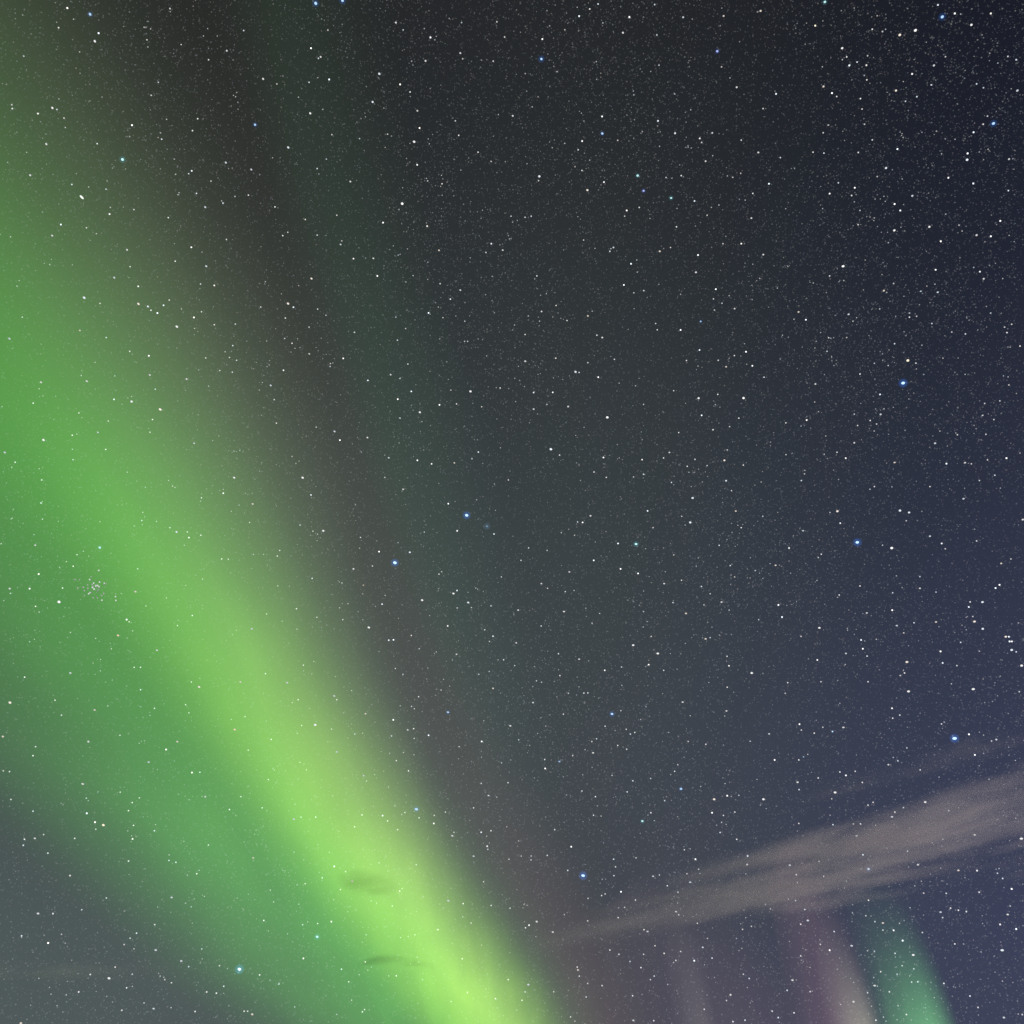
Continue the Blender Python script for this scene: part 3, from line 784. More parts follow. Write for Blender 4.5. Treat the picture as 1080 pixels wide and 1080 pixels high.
FAINT = """-41.678,55.848,3w -41.581,54.841,4w -38.794,55.651,3w -35.164,56.569,4w -34.878,56.29,5w -34.391,58.425,4w -27.626,59.119,4w -29.796,57.105,4w -42.776,52.791,4w -33.07,55.004,4w -33.226,54.269,4w -41.955,50.501,4w -41.815,50.356,4w -40.173,50.781,3w -39.145,51.42,4w -38.454,51.226,4w -33.769,52.503,3w -33.613,51.931,5w -35.61,50.884,4w -31.284,52.515,4w -36.119,48.472,4w -33.823,49.008,4w -33.962,49.414,5w -34.998,48.729,5w -32.965,47.917,3w -35.747,46.393,3w -34.095,46.79,4w -31.463,48.638,4w -28.898,48.935,4w -29.86,51.852,5w -28.286,51.644,3w -28.445,51.449,4w -26.598,51.518,4w -27.411,50.648,4w -25.201,50.658,4w -24.418,51.195,4w -23.388,51.49,4w -26.609,47.898,3w -24.199,48.9,4w -29.107,54.212,4w -29.207,53.553,4w -21.021,59.554,3w -20.101,59.203,4w -19.763,60.638,4w -11.995,61.588,4w -8.967,61.462,3w -5.322,60.635,4w -5.67,62.341,4w -7.076,62.467,5w -1.712,62.481,4w -0.82,61.777,4w -2.026,60.611,4w -11.614,58.977,3w -10.521,58.696,4w -9.212,56.988,3w -18.655,58.376,3w -20.485,57.941,4w -17.427,55.749,4w -14.82,55.894,4w -12.236,56.411,4w -5.722,57.556,4w -5.301,56.84,4w -17.515,54.462,4w -18.165,53.864,4w -9.105,55.104,3w -7.991,54.341,4w -6.622,54.274,4w -11.646,51.817,3w -7.699,51.955,3w -15.75,51.729,4w -18.333,51.113,4w -19.555,50.211,4w -19.902,49.968,4w -17.11,50.454,4w -14.974,50.445,4w -1.856,51.245,3w -2.322,50.763,4w -0.087,52.74,4w -3.325,56.05,4w -2.026,55.604,4w -0.645,55.604,5w -21.035,51.323,4w -23.373,57.334,4w 7.583,62.551,3w 8.838,62.808,4w 9.826,62.976,4w 13.091,62.093,3w 16.006,62.371,4w 15.704,60.962,4w 3.354,61.64,3w 15.412,59.521,4w 21.423,58.557,4w 9.087,57.583,3w 14.47,56.845,3w 18.049,55.46,3w 18.15,55.238,4w 6.925,56.47,3w 6.478,56.047,4w 2.53,54.593,4w 8.69,54.232,3w 16.583,52.377,3w 10.509,52.577,3w 10.267,52.293,4w 11.658,52.63,4w 17.437,51.485,4w 21.594,51.943,4w 1.764,52.727,4w 1.204,52.673,4w 6.423,51.279,4w 8.66,50.526,4w 13.908,50.218,4w 14.677,51.246,4w 18.298,49.801,4w 19.766,49.551,3w 16.096,49.514,3w 2.706,58.863,5w 1.535,59.154,5w 12.482,58.566,5w 12.837,56.48,5w 10.378,56.266,4w 21.665,54.758,4w 24.203,55.9,4w 15.803,53.837,4w 14.423,53.914,4w 6.708,54.964,4w 20.972,53.135,4w 20.229,53.057,4w 40.558,56.465,3w 41.376,55.685,3w 30.743,58.596,3y 43.608,54.726,3w 35.827,56.786,4w 35.138,57.128,4w 32.361,56.544,4w 33.009,56.08,4w 32.321,56.112,3w 33.617,55.732,3w 33.98,56.114,4w 33.224,55.086,4w 36.627,54.276,3w 39.382,54.176,4w 37.59,53.346,4w 36.278,53.184,4w 35.371,53.254,4w 30.215,55.262,3w 25.649,56.348,3w 30.491,55.007,4w 40.494,52.263,4w 40.792,51.933,4w 43.58,52.231,4w 43.208,52.581,4w 32.228,54.398,4w 32.063,53.894,4w 40.182,50.637,4w 39.692,50.398,4w 38.876,50.286,3w 37.914,49.504,3w 31.836,53.154,4w 31.984,52.271,4w 33.497,51.302,3w 31.392,50.464,4w 27.262,52.907,4w 28.078,52.651,4w 30.648,51.986,4w 24.552,53.252,4w 36.06,48.859,3w 37.433,48.037,3w 29.529,50.394,3w 27.562,50.599,3w 28.455,50.953,4w 31.898,48.807,3w 32.12,48.384,3w 29.363,49.197,4w 28.903,48.543,4w 35.484,46.45,4w 38.017,45.741,3w 37.077,45.25,3w 33.961,46.084,3w 23.088,52.165,3w 39.284,46.914,4w 28.515,53.624,4w 29.118,53.879,5w -29.409,44.982,3w -31.469,43.423,4w -28.068,44.012,4w -27.331,44.482,3w -27.583,43.98,3w -27.054,44.846,4w -25.027,44.367,3w -24.198,46.352,3w -27.451,46.912,4w -25.208,46.199,4w -24.607,44.784,4w -23.472,44.307,4w -21.987,44.655,4w -30.347,41.844,4w -28.598,41.561,4w -27.291,41.654,3w -26.243,40.024,4w -23.476,42.431,4w -21.844,42.798,4w -21.298,42.744,4w -21.806,43.476,4w -21.406,42.05,4w -22.299,41.964,4w -28.618,38.845,3w -33.199,37.3,4w -30.426,37.585,4w -28.544,37.646,4w -25.872,38.394,4w -30.366,36.353,4w -25.802,37.695,4w -28.162,36.144,4w -32.952,34.099,4w -29.851,35.126,4w -20.201,35.36,3w -21.524,34.863,4w -30.793,32.465,4w -31.189,33.63,4w -23.839,35.388,5w -23.503,35.135,5w -26.483,35.274,5w -35.714,41.25,4w -30.38,45.803,4w -17.933,46.34,3w -13.772,49.622,3w -11.582,48.915,3w -5.251,48.092,3w -7.009,47.23,3w -5.784,47.033,4w -6.201,48.902,4w -3.951,46.909,4w -3.651,45.786,4w -3.9,45.778,4w -17.784,42.8,3w -13.455,44.079,3w -14.363,43.508,4w -14.374,43.669,4w -11.344,43.057,3w -8.881,43.385,4w -7.909,42.718,3w -8.903,42.198,3w -8.356,44.247,4w -5.653,42.078,3w -4.332,42.19,4w -4.828,42.96,4w -0.939,43.183,4w -2.368,42.083,4w -8.591,41.131,4w -12.866,39.463,3w -14.709,39.989,4w -18.051,41.08,4w -17.585,39.813,4w -7.048,38.795,3w -5.981,38.651,3w -2.534,39.459,3w -2.996,39.063,4w -14.351,36.125,3w -4.606,36.397,3w -9.32,37.646,4w -0.266,37.866,4w -20.411,45.92,4w -18.387,45.653,4w -16.032,46.523,4w -15.299,46.28,4w -16.454,45.449,4w -18.147,44.544,4w -17.527,44.375,4w -9.677,46.796,4w -9.362,45.524,4w -8.791,46.228,4w 10.377,49.699,3w 9.589,48.601,3w 10.354,48.098,4w 17.049,47.485,3w 16.727,46.994,4w 16.647,46.38,4w 17.331,46.658,4w 13.754,45.653,3w 11.845,46.233,4w 11.912,45.874,4w 4.602,46.927,4w 3.741,47.797,4w 1.084,46.225,4w 3.554,44.832,4w 6.994,45.978,4w 5.374,43.95,4w 6.867,43.6,3w 8.253,44.524,4w 6.116,44.47,4w 14.988,44.359,3w 13.868,43.91,4w 16.271,43.598,4w 17.533,43.676,4w 18.447,43.742,3w 18.708,42.902,3w 19.38,42.139,4w 1.707,42.913,3w 3.217,42.891,3w 2.727,42.212,4w 10.186,41.792,4w 15.81,41.717,4w 14.394,40.71,3w 17.028,40.181,4w 16.271,39.803,4w 12.546,39.936,4w 6.832,38.973,3w 9.651,38.647,3w 11.218,38.605,4w 14.249,37.834,4w 12.838,37.955,4w 6.937,37.811,4w 6.063,38.173,4w 8.913,37.705,4w 11.58,37.154,4w 15.399,36.812,3w 15.657,36.204,4w 9.678,35.676,3w 15.828,38.529,4w 3.573,39.256,4w 13.457,38.284,4w 16.762,37.524,4w 12.581,42.34,4w 2.166,49.478,4w 25.804,46.507,4w 32.961,44.832,3w 35.565,43.84,3w 31.546,44.078,4w 29.985,44.977,4w 23.294,44.628,3w 28.531,43.962,4w 30.351,43.215,4w 30.263,43.012,4w 30.734,42.927,4w 31.508,42.285,4w 35.189,41.663,4w 35.641,40.415,4w 35.639,40.722,4w 36.095,40.718,4w 24.551,43.334,4w 25.774,43.058,4w 28.77,41.942,4w 29.697,40.59,4w 27.095,41.276,4w 27.932,40.937,4w 25.963,40.95,4w 26.865,39.575,3w 26.106,38.086,4w 25.772,38.363,4w 24.876,38.93,4w 21.67,39.271,3w 20.223,39.38,4w 24.89,38.281,4w 23.596,36.71,3w 23.139,37.139,4w 19.779,37.641,4w 29.519,34.993,3w 30.906,34.604,4w 32.909,34.337,3w 31.862,34.552,4w 31.952,33.676,4w 31.024,33.644,4w 33.022,36.443,4w 32.503,36.84,4w 32.854,37.393,4w 33.739,37.255,4w 32.286,35.849,4w 30.697,36.286,4w 34.569,37.869,4w 20.422,36.047,4w 20.719,36.373,4w 24.585,34.736,4w 24.898,34.819,4w 28.16,34.059,4w 24.188,42.65,4w 31.424,40.364,5w 32.513,41.494,4w 36.041,39.523,4w 33.27,41.146,4w 34.068,41.105,5w -29.629,28.871,3w -30.736,27.565,4w -29.847,28.034,3w -28.137,28.46,4w -29.238,27.223,4w -24.298,30.323,4w -24.166,27.546,3w -23.992,27.458,4w -23.073,25.141,4w -22.725,25.198,4w -22.424,24.035,4w -21.422,23.193,4w -21.73,32.565,3w -23.026,32.885,4w -21.91,32.854,4w -21.031,32.823,4w -24.816,32.923,4w -18.124,34.028,4w -19.425,31.746,4w -19.009,31.795,4w -20.468,28.4,4w -21.199,27.727,4w -19.7,24.855,4w -19.75,23.616,4w -19.475,23.213,4w -26.759,22.76,4w -26.214,22.082,4w -27.036,20.325,4w -27.029,19.872,4w -22.926,21.55,4w -20.295,21.158,3w -15.743,21.626,4w -16.246,23.386,4w -28.629,23.605,4w -24.573,25.888,5w -27.923,30.335,4w -27.934,29.697,4w -13.86,34.094,4w -14.776,34.335,4w -1.276,34.712,3w -3.886,34.845,3w -6.199,34.672,4w -10.587,34.062,4w -9.219,33.35,3w -9.574,32.49,4w -15.848,32.746,4w -15.94,32.409,4w -13.466,31.424,4w -10.052,31.349,4o -8.69,30.358,3w -3.737,31.382,3w -2.727,30.421,4w -3.68,30.376,4w -5.014,32.288,4w -4.84,32.432,4w -8.054,28.336,3w -7.75,28.376,3w -12.819,29.271,4w -11.146,29.288,4w -14.181,29.616,4w -4.262,29.323,3w -1.251,28.797,3w -1.808,29.16,4w -1.483,28.496,4w -6.615,28.685,4w -6.042,27.954,4w -0.73,32.22,4w -7.485,26.764,4w -6.976,26.458,4w -13.252,26.528,4w -15.47,25.827,4w -2.133,26.613,4w -1.466,26.782,4w -4.504,25.669,4w -10.945,24.791,4w -13.278,24.601,4w -12.859,23.219,4w -7.369,23.892,3w -5.897,25.247,4w -6.303,24.689,4w -6.116,24.564,4w -5.143,23.126,3w -6.086,23.459,4w -1.867,22.857,3w -3.243,22.548,4w -9.633,22.984,4w -7.398,23.0,4w -6.014,22.922,4w -0.634,21.694,4w -14.528,22.322,4w -7.002,21.667,4w -16.002,29.111,4w -1.417,30.541,4w -0.542,27.457,4w 5.034,35.288,3w 4.68,35.33,4w 3.492,34.746,4w 4.421,34.567,4w 7.418,33.943,3w 5.664,33.057,3w 7.46,32.469,3w 8.62,32.132,3w 12.004,35.153,4w 9.942,34.682,4w 15.899,34.045,4w 17.442,34.483,4w 14.257,33.23,4w 11.141,33.005,4w 1.164,33.908,4w 2.455,33.74,4w 0.626,33.184,4w 2.422,31.54,4w 11.466,31.513,4w 12.717,31.04,4w 13.217,30.572,4w 12.724,29.983,4w 10.738,30.297,4w 14.275,29.525,4w 16.025,28.787,4w 14.781,32.009,4w 14.948,31.339,4w 16.329,31.53,4w 8.758,29.929,4w 3.619,31.32,4w 1.939,29.376,4w 9.102,28.486,4w 12.838,28.114,4w 3.025,27.766,4w 5.956,26.73,3w 7.04,26.868,4w 8.778,26.904,3w 13.757,26.442,3w 9.686,26.524,4w 3.073,26.526,4w 1.892,26.17,4w 1.566,26.255,4w 3.578,25.513,4w 4.555,25.497,4w 4.807,25.499,4w 6.803,24.429,4w 3.216,24.352,4w 7.053,23.382,4w 7.28,23.11,4w 7.559,23.185,4w 4.903,22.793,4w 5.202,22.93,4w 6.465,22.519,4w 6.994,22.289,4w 1.991,21.865,4w 10.72,22.509,4w 11.749,22.282,4w 14.358,22.235,4w 9.955,21.296,4w 0.409,22.962,4w 3.698,22.044,4w 0.172,27.124,4w 13.468,25.276,4w 13.724,26.976,4w 24.443,31.617,4w 22.252,33.284,3w 18.735,32.473,3w 26.211,32.609,4w 27.823,30.976,3w 27.93,30.658,4w 29.755,30.65,4w 31.216,29.296,4w 26.07,29.532,4w 24.298,28.997,4w 26.707,28.549,4w 21.185,29.432,4w 28.212,27.416,3w 28.366,27.659,4w 28.263,26.894,4w 30.175,28.16,3w 29.916,28.049,3w 17.397,29.441,3w 17.48,28.747,3w 24.014,28.094,3w 24.323,26.792,4w 25.034,27.212,4w 21.843,26.829,3w 21.823,26.353,3w 21.965,25.927,4w 19.08,26.145,3w 23.792,24.716,4w 23.526,24.622,4w 26.027,25.476,3w 25.963,24.87,3w 26.662,24.597,4w 27.218,25.726,4w 29.758,25.49,3w 29.717,25.25,3w 29.829,25.225,3w 29.871,24.668,4w 22.642,23.015,3w 22.966,22.605,4w 22.547,22.502,4w 21.682,24.581,4w 17.104,25.145,4w 16.849,24.592,4w 17.345,22.855,3w 17.391,22.534,4w 18.084,22.293,4w 18.625,22.544,4w 19.114,22.257,3b 26.258,21.083,3w 27.271,20.574,4w 26.254,20.035,3w 22.911,20.896,4w 22.277,20.31,4w 15.588,21.119,3w 16.944,20.987,4w 17.239,21.122,4b 25.02,21.823,4w 18.399,27.541,4w 19.033,24.955,4w 29.371,22.705,4w 22.522,29.705,4w 20.654,31.814,4w 20.424,31.665,4w -28.221,18.919,4w -27.92,18.931,4w -23.829,18.208,4w -23.611,17.48,3w -23.091,17.102,3w -22.968,16.774,4w -21.012,16.508,3w -21.12,17.171,4w -21.449,18.279,4w -21.139,18.556,4w -21.548,17.861,4w -22.192,18.718,4w -19.991,17.02,4w -25.425,16.21,4w -26.262,15.874,4w -26.239,15.591,4w -26.245,17.238,4w -27.449,17.634,4w -24.98,15.371,4w -23.884,16.215,4w -23.988,12.641,4w -22.682,12.938,4w -21.635,13.581,4w -20.966,15.422,4w -18.925,15.645,4w -18.55,15.585,4w -17.026,16.58,4w -17.362,15.121,4w -17.838,15.014,5w -18.988,12.543,4w -19.794,12.084,4w -20.054,11.832,4w -20.271,11.522,4w -23.853,11.314,3w -25.143,11.52,4w -16.919,10.719,4w -16.423,11.57,4w -20.466,10.48,4w -21.556,10.075,4w -19.583,10.216,4w -19.718,9.599,4w -21.901,9.281,4w -17.969,10.066,4w -17.619,9.944,4w -18.036,10.166,5w -19.719,8.606,4w -15.394,10.844,4w -15.017,9.913,4w -15.815,9.617,4w -13.817,8.831,4w -13.643,8.837,4w -16.22,8.721,4w -15.329,9.584,4w -15.727,19.171,4w -16.231,18.458,4w -18.501,18.747,5w -18.637,20.144,3w -18.212,20.205,4w -14.343,20.187,4w -6.234,21.141,4w -5.441,18.651,4w -4.569,18.374,3w -4.564,18.8,4w -3.917,18.991,4w -7.568,18.693,3w -8.757,18.676,4w -7.254,18.425,4w -9.117,18.037,4w -6.288,18.901,4w -6.634,17.989,4w -12.208,18.369,4w -11.381,18.421,4w -14.449,18.694,4w -3.375,17.933,4w -1.794,17.954,3w -1.227,18.039,4w -1.434,17.226,3w -1.393,17.063,4w -2.268,19.246,4w -5.454,16.202,4w -10.041,15.948,3w -9.383,15.718,4w -7.558,16.235,5w -10.637,15.344,4w -11.53,15.004,4w -9.572,14.8,4w -6.295,14.837,4w -1.608,15.39,4w -2.725,14.275,4w -2.261,13.31,4w -1.164,14.193,4w -0.106,14.062,4w -4.063,12.96,4w -2.693,11.558,4w -9.886,13.199,3w -10.61,13.077,4w -11.4,12.988,4w -11.152,11.376,3w -9.099,10.933,4w -12.253,10.133,4w -13.299,10.514,4w -7.882,11.314,4w -7.95,12.616,5w -5.124,11.603,5w -6.18,10.691,4w -6.581,10.682,5w -8.661,10.351,4w -7.716,9.083,4w -7.819,8.976,4w -8.429,9.504,5w -11.31,9.11,5w -2.367,9.953,4w -0.879,9.676,4w -0.203,10.571,4w -3.216,9.529,5w -13.477,13.09,4w -1.655,12.228,5w -12.354,16.55,5w -1.848,20.566,4w -0.239,20.612,4w -0.174,16.556,4w 2.008,21.373,3w 6.007,20.902,4w 7.224,20.564,4w 8.282,20.644,4w 4.17,20.117,4w 4.952,19.791,4w 6.841,19.983,4w 9.732,20.951,4w 12.605,19.467,3w 13.263,19.44,4w 11.625,18.635,3w 12.91,18.585,4w 8.129,18.82,4w 2.487,18.086,4w 4.786,18.805,4w 8.985,19.418,4w 11.941,17.588,4w 12.812,17.182,4w 12.247,18.456,4w 3.417,17.178,3w 2.025,16.743,4w 1.086,16.514,4w 1.1,16.72,4w 3.171,15.955,4w 5.766,15.635,4w 5.886,16.083,4w 5.805,16.476,4w 7.077,16.505,4w 6.108,14.808,3w 4.252,14.515,4w 6.876,14.372,4w 5.215,14.72,4w 5.015,14.643,4w 8.313,15.587,4w 10.398,16.299,3w 9.836,16.812,4w 10.511,15.781,4w 9.842,15.587,4w 9.247,14.68,4w 8.696,15.026,4w 9.171,13.561,4w 13.285,16.3,3w 0.941,13.21,3w 0.742,13.084,4w 4.177,13.394,4w 6.252,14.02,4w 5.863,13.52,4w 7.224,12.892,4w 5.308,11.943,4w 5.785,11.728,4w 7.75,12.093,4w 8.207,11.714,4w 9.087,11.779,4w 7.106,11.698,4w 6.355,11.374,4w 6.913,11.067,4w 10.709,11.406,4w 9.76,11.317,3w 3.511,11.148,4w 3.605,10.717,4w 4.034,10.366,4w 4.794,10.253,4w 0.696,9.988,4w 2.217,9.99,4w 0.527,9.597,4w 3.925,9.73,4w 3.07,8.814,4w 7.378,8.582,4w 6.372,9.751,4w 7.582,10.646,4w 7.368,10.486,4w 11.203,9.409,4w 12.502,10.379,4w 10.022,9.04,4w 12.229,10.588,4w 12.489,12.708,4w 12.973,12.831,4w 11.404,8.441,4w 12.021,8.487,4w 10.13,13.106,4w 8.792,11.357,4w 19.357,19.916,3w 19.069,20.126,4w 20.152,19.462,4w 19.901,20.066,4w 16.668,19.452,4w 17.832,19.947,4w 23.311,19.707,4w 21.985,17.962,4w 21.497,17.795,4w 20.487,18.403,4w 20.193,18.291,4w 18.343,18.812,4w 19.22,17.441,4w 19.593,17.413,4w 18.142,17.507,4w 16.332,17.732,4w 19.392,15.884,3w 24.8,14.561,3w 17.05,15.757,4w 15.735,15.197,4w 15.727,14.808,4w 17.156,15.011,4w 15.474,13.941,4w 19.197,13.685,4w 21.678,15.832,4w 24.206,17.536,4w 21.985,13.782,4w 23.064,13.67,4w 24.629,13.565,4w 26.161,13.553,3w 25.715,14.332,4w 25.886,14.069,4w 22.609,12.579,4w 23.091,12.975,4w 23.436,12.846,4w 23.791,12.747,4w 25.182,12.029,3w 25.848,11.76,3w 22.874,11.353,4w 21.479,11.986,4w 18.909,12.97,4w 19.299,12.663,4w 19.603,12.24,4w 20.122,12.192,3w 20.45,11.693,3w 18.976,11.306,4w 19.953,11.14,4w 17.176,12.341,4w 16.781,11.487,3w 15.543,12.79,4w 20.166,10.564,4w 20.686,10.388,4w 19.078,10.363,4w 19.298,9.446,4w 18.25,9.461,4w 19.841,10.2,4w 14.333,9.757,4w 15.468,9.651,4w 15.282,11.305,4w 16.368,11.787,4w 21.929,9.654,4w 22.975,9.033,4w 23.208,8.527,4w 25.065,8.106,4w 14.508,8.732,4w 13.692,8.55,4w 13.44,8.845,4w 19.875,8.412,4w 18.392,8.237,4w 20.445,9.809,4w 20.737,9.803,4w 15.878,13.482,4w"""
CLUSTER = [(-26.823, 29.215, 4), (-26.542, 29.078, 4), (-26.371, 28.957, 3), (-26.541, 28.844, 3), (-26.427, 28.779, 3), (-26.285, 29.001, 4), (-26.237, 29.204, 4), (-26.586, 28.549, 4), (-26.645, 28.474, 4), (-26.188, 28.954, 4), (-25.82, 28.291, 4), (-25.127, 28.627, 4), (-25.048, 28.434, 4), (-26.466, 29.798, 4), (-25.957, 29.2, 5)]

SHELL = 11800.0
PX = SHELL * R(55) / 1024              # about one picture element at the shell
PALETTE = {'w': (1, 1, 1), 'e': (.95, 1, .92), 'b': (.50, .74, 1), 'i': (.45, .55, 1), 't': (.62, 1, 1), 'y': (1, .92, .68),
           'o': (1, .72, .55), 'c': (.75, .97, 1), 'h': (.7, .85, 1), 'f': (.20, .32, .42), 'v': (1, .90, .80), 'u': (.86, .93, 1)}
SIZE = {0: 1.45, 1: 1.15, 2: 1.0, 3: .82, 4: .70, 5: .62}
POWER = {0: 1.5, 1: 1.1, 2: .95, 3: .72, 4: .40, 5: .22}


def on_sphere(az, el):
    a, e = R(az), R(el)
    return Vector((math.sin(a) * math.cos(e), math.cos(a) * math.cos(e), math.sin(e)))


def star_material(name, rgb, power):
    m = bpy.data.materials.new(name)
    m.use_nodes = True
    m.cycles.emission_sampling = 'NONE'
    n = Nodes(m.node_tree)
    out = n.new('ShaderNodeOutputMaterial')
    e = n.new('ShaderNodeEmission')
    e.inputs['Color'].default_value = (*rgb, 1)
    e.inputs['Strength'].default_value = power
    n.t.links.new(e.outputs[0], out.inputs['Surface'])
    return m


def halo_material(rgb, strength):  # lens glow of a bright star, put in as a glowing volume
    m = bpy.data.materials.new('lens_halo')
    m.use_nodes = True
    m.cycles.emission_sampling = 'NONE'
    n = Nodes(m.node_tree)
    out = n.new('ShaderNodeOutputMaterial')
    e = n.new('ShaderNodeEmission')
    e.inputs['Color'].default_value = (*rgb, 1)
    e.inputs['Strength'].default_value = strength
    n.t.links.new(e.outputs[0], out.inputs['Volume'])
    return m


def ball(name, rings=6, seg=10):
    v, f = [(0, 0, 1)], []
    for i in range(1, rings):
        p = math.pi * i / rings
        for k in range(seg):
            a = math.tau * k / seg
            v.append((math.sin(p) * math.cos(a), math.sin(p) * math.sin(a), math.cos(p)))
    v.append((0, 0, -1))
    for k in range(seg):
        f.append((0, 1 + k, 1 + (k + 1) % seg))
        b = 1 + (rings - 2) * seg
        f.append((len(v) - 1, b + (k + 1) % seg, b + k))
    for i in range(rings - 2):
        for k in range(seg):
            a, b = 1 + i * seg + k, 1 + i * seg + (k + 1) % seg
            f.append((a, a + seg, b + seg, b))
    return v, f


rnd = random.Random(11)
BALL = ball('star')
meshes, halos = {}, {}
HALO = {'b': (.05, .26, 1.0), 'i': (.16, .22, 1.0), 't': (.10, .62, .75), 'c': (.08, .55, 1.0), 'h': (.22, .38, .8), 'f': (.22, .45, .85)}
POLE = on_sphere(35, 75)


def star_mesh(size, tint):
    if (size, tint) not in meshes:
        mt = star_material('starlight', PALETTE[tint], POWER[size])
        meshes[size, tint] = new_mesh('star', BALL[0], BALL[1], mt, True)
    return meshes[size, tint]


def aim(o, d, r, stretch):
    """Turn the star's long axis along its drift round the pole; r is its radius."""
    drift = POLE.cross(d).normalized()
    z = d.normalized()
    y = z.cross(drift).normalized()
    o.rotation_mode = 'QUATERNION'
    from mathutils import Matrix
    o.rotation_quaternion = Matrix((drift, y, z)).transposed().to_quaternion()
    o.scale = (r * stretch, r / stretch ** 0.5, r)


for az, el, size, tint, label in STARS:
    d = on_sphere(az, el)
    shade_ = rnd.choice('wwwuuv') if tint == 'w' else tint
    o = link('star', star_mesh(size, shade_), None, EYE + d * SHELL)
    r = SIZE[size] * PX * rnd.uniform(.9, 1.12)
    aim(o, d, r, 1.75 if tint == 'e' else 1.0 + 0.45 * min(1.0, POLE.angle(d) / 1.2) * rnd.uniform(.3, 1.1))
    tag(o, label, 'star', 'stars scattered over the night sky')
    if tint in HALO:
        k = (tint, size)
        rad = {0: 4.6, 1: 3.5, 2: 2.8, 3: 2.2}[size] * PX * (1.5 if tint == 'f' else 1)
        if k not in halos:
            amp = {0: .10, 1: .055, 2: .035, 3: .025}[size]
            halos[k] = new_mesh('halo', [tuple(c * rad for c in q) for q in ball('h', 10, 16)[0]], ball('h', 10, 16)[1],
                                halo_material(HALO[tint], amp / rad), True)
        h = bpy.data.objects.new('halo', halos[k])
        h.parent = o
        h.scale = tuple(1 / s for s in o.scale)
        col.objects.link(h)

cd = on_sphere(CLUSTER[0][0], CLUSTER[0][1])
cl = empty('star_cluster', EYE + cd * SHELL)
tag(cl, 'tight cluster of tiny stars glinting through the left side of the green aurora', 'star cluster')
for az, el, size in CLUSTER:
    d = on_sphere(az, el)
    o = link('member_star', star_mesh(3, 'w'), cl, EYE + d * SHELL - cl.location)
    o.scale = (SIZE[size] * PX * 1.05,) * 3

for k in range(26):
    d = on_sphere(CLUSTER[3][0] + rnd.gauss(0, .42), CLUSTER[3][1] + rnd.gauss(0, .32))
    o = link('member_star', star_mesh(rnd.choice((4, 4, 5)), 'w'), cl, EYE + d * SHELL - cl.location)
    o.scale = (PX * rnd.uniform(.55, .8),) * 3

# the countless faint stars: one object
fv, ff, fc = [], [], []


def speck(d, r, rgb):
    c = EYE + d * (SHELL + 60)
    i = len(fv)
    ax = d.orthogonal().normalized()
    ay = d.cross(ax)
    for p in (ax, ay, -ax, -ay, d, -d):
        fv.append(tuple(c + p * r))
        fc.extend((*rgb, 1.0))
    for a, b in ((0, 1), (1, 2), (2, 3), (3, 0)):
        ff.append((i + a, i + b, i + 4))
        ff.append((i + b, i + a, i + 5))


def tinted(p):
    k = rnd.random()
    c = (1, 1, 1) if k < .5 else ((.82, .92, 1) if k < .8 else (1, .95, .90))
    return tuple(x * p for x in c)


for tok in FAINT.split():
    a, e, s = tok[:-1].split(',')
    tint, size = tok[-1], int(s[0])
    p = POWER[size] * rnd.uniform(.7, 1.25)
    rgb = tinted(p) if tint == 'w' else tuple(x * p for x in PALETTE[tint])
    speck(on_sphere(float(a), float(e)), SIZE[size] * PX * 1.12, rgb)
made = 0
while made < 42000:
    az, z = rnd.uniform(-62, 66), rnd.uniform(.10, .97)
    # the star field thickens towards one side of the sky, and clumps
    dens = 0.5 + 0.5 * min(1, max(0, (az + 25) / 55))
    dens *= 0.75 + 0.5 * math.sin(az * .21 + 3 * z) * math.sin(z * 19 + az * .05)
    if rnd.random() > dens:
        continue
    p = min(.26, .017 * (rnd.random() + 1e-4) ** -0.66)
    el = math.degrees(math.asin(z))
    speck(on_sphere(az, el), PX * rnd.uniform(.55, .75), tinted(p))
    made += 1
    if rnd.random() < .16:
        for _ in range(rnd.randint(1, 3)):
            speck(on_sphere(az + rnd.gauss(0, .35), min(89, el + rnd.gauss(0, .3))), PX * .6, tinted(p * rnd.uniform(.4, 1)))
import numpy as np
DUST = 260000                          # the faintest stars, random specks added to give the sky grain
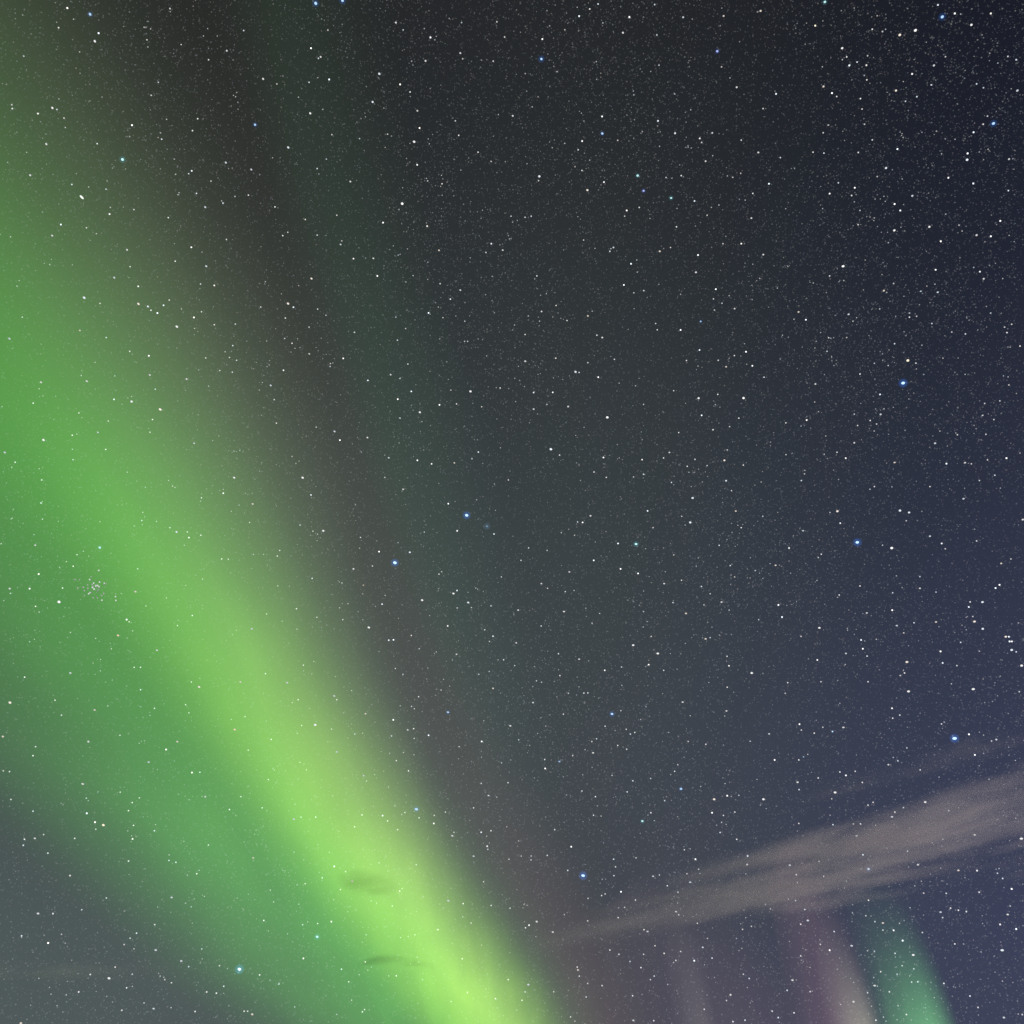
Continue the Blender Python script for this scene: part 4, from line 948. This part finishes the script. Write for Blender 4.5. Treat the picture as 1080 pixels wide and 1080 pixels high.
rg = np.random.default_rng(5)
daz = np.radians(rg.uniform(-62, 66, DUST))
dz = rg.uniform(.10, .97, DUST)
dh = np.sqrt(1 - dz * dz)
dd = np.stack([np.sin(daz) * dh, np.cos(daz) * dh, dz], 1)
tet = np.array([(1, 1, 1), (1, -1, -1), (-1, 1, -1), (-1, -1, 1)], float) / math.sqrt(3)
rad_ = PX * rg.uniform(.55, .95, DUST)
dc = np.array(EYE)[None, :] + dd * (SHELL + 120)
dv = (dc[:, None, :] + tet[None] * rad_[:, None, None]).reshape(-1, 3)
dp = np.minimum(.16, rg.exponential(.014, DUST))
dcol = np.stack([dp * rg.uniform(.75, 1.1, DUST), dp * rg.uniform(.85, 1.05, DUST), dp * rg.uniform(.85, 1.2, DUST), np.ones(DUST)], 1)
base_i = len(fv)
fv.extend(map(tuple, dv.tolist()))
fc.extend(np.repeat(dcol, 4, axis=0).ravel().tolist())
tf = (np.array([(0, 1, 2), (0, 3, 1), (0, 2, 3), (1, 3, 2)])[None] + (base_i + 4 * np.arange(DUST))[:, None, None]).reshape(-1, 3)
ff.extend(map(tuple, tf.tolist()))
fm = bpy.data.materials.new('faint_starlight')
fm.use_nodes = True
fm.cycles.emission_sampling = 'NONE'
n = Nodes(fm.node_tree)
out = n.new('ShaderNodeOutputMaterial')
e = n.new('ShaderNodeEmission')
at = n.new('ShaderNodeAttribute')
at.attribute_name = 'starlight'
n.t.links.new(at.outputs['Color'], e.inputs['Color'])
tr = n.new('ShaderNodeBsdfTransparent')
ad = n.new('ShaderNodeAddShader')          # their light adds to whatever glows beyond them
n.t.links.new(e.outputs[0], ad.inputs[0])
n.t.links.new(tr.outputs[0], ad.inputs[1])
n.t.links.new(ad.outputs[0], out.inputs['Surface'])
fme = new_mesh('faint_stars', fv, ff, fm)
ca = fme.color_attributes.new('starlight', 'FLOAT_COLOR', 'POINT')
ca.data.foreach_set('color', fc)
fs = link('faint_stars', fme)
tag(fs, 'countless faint white stars dusted over the whole night sky', kind='stuff')
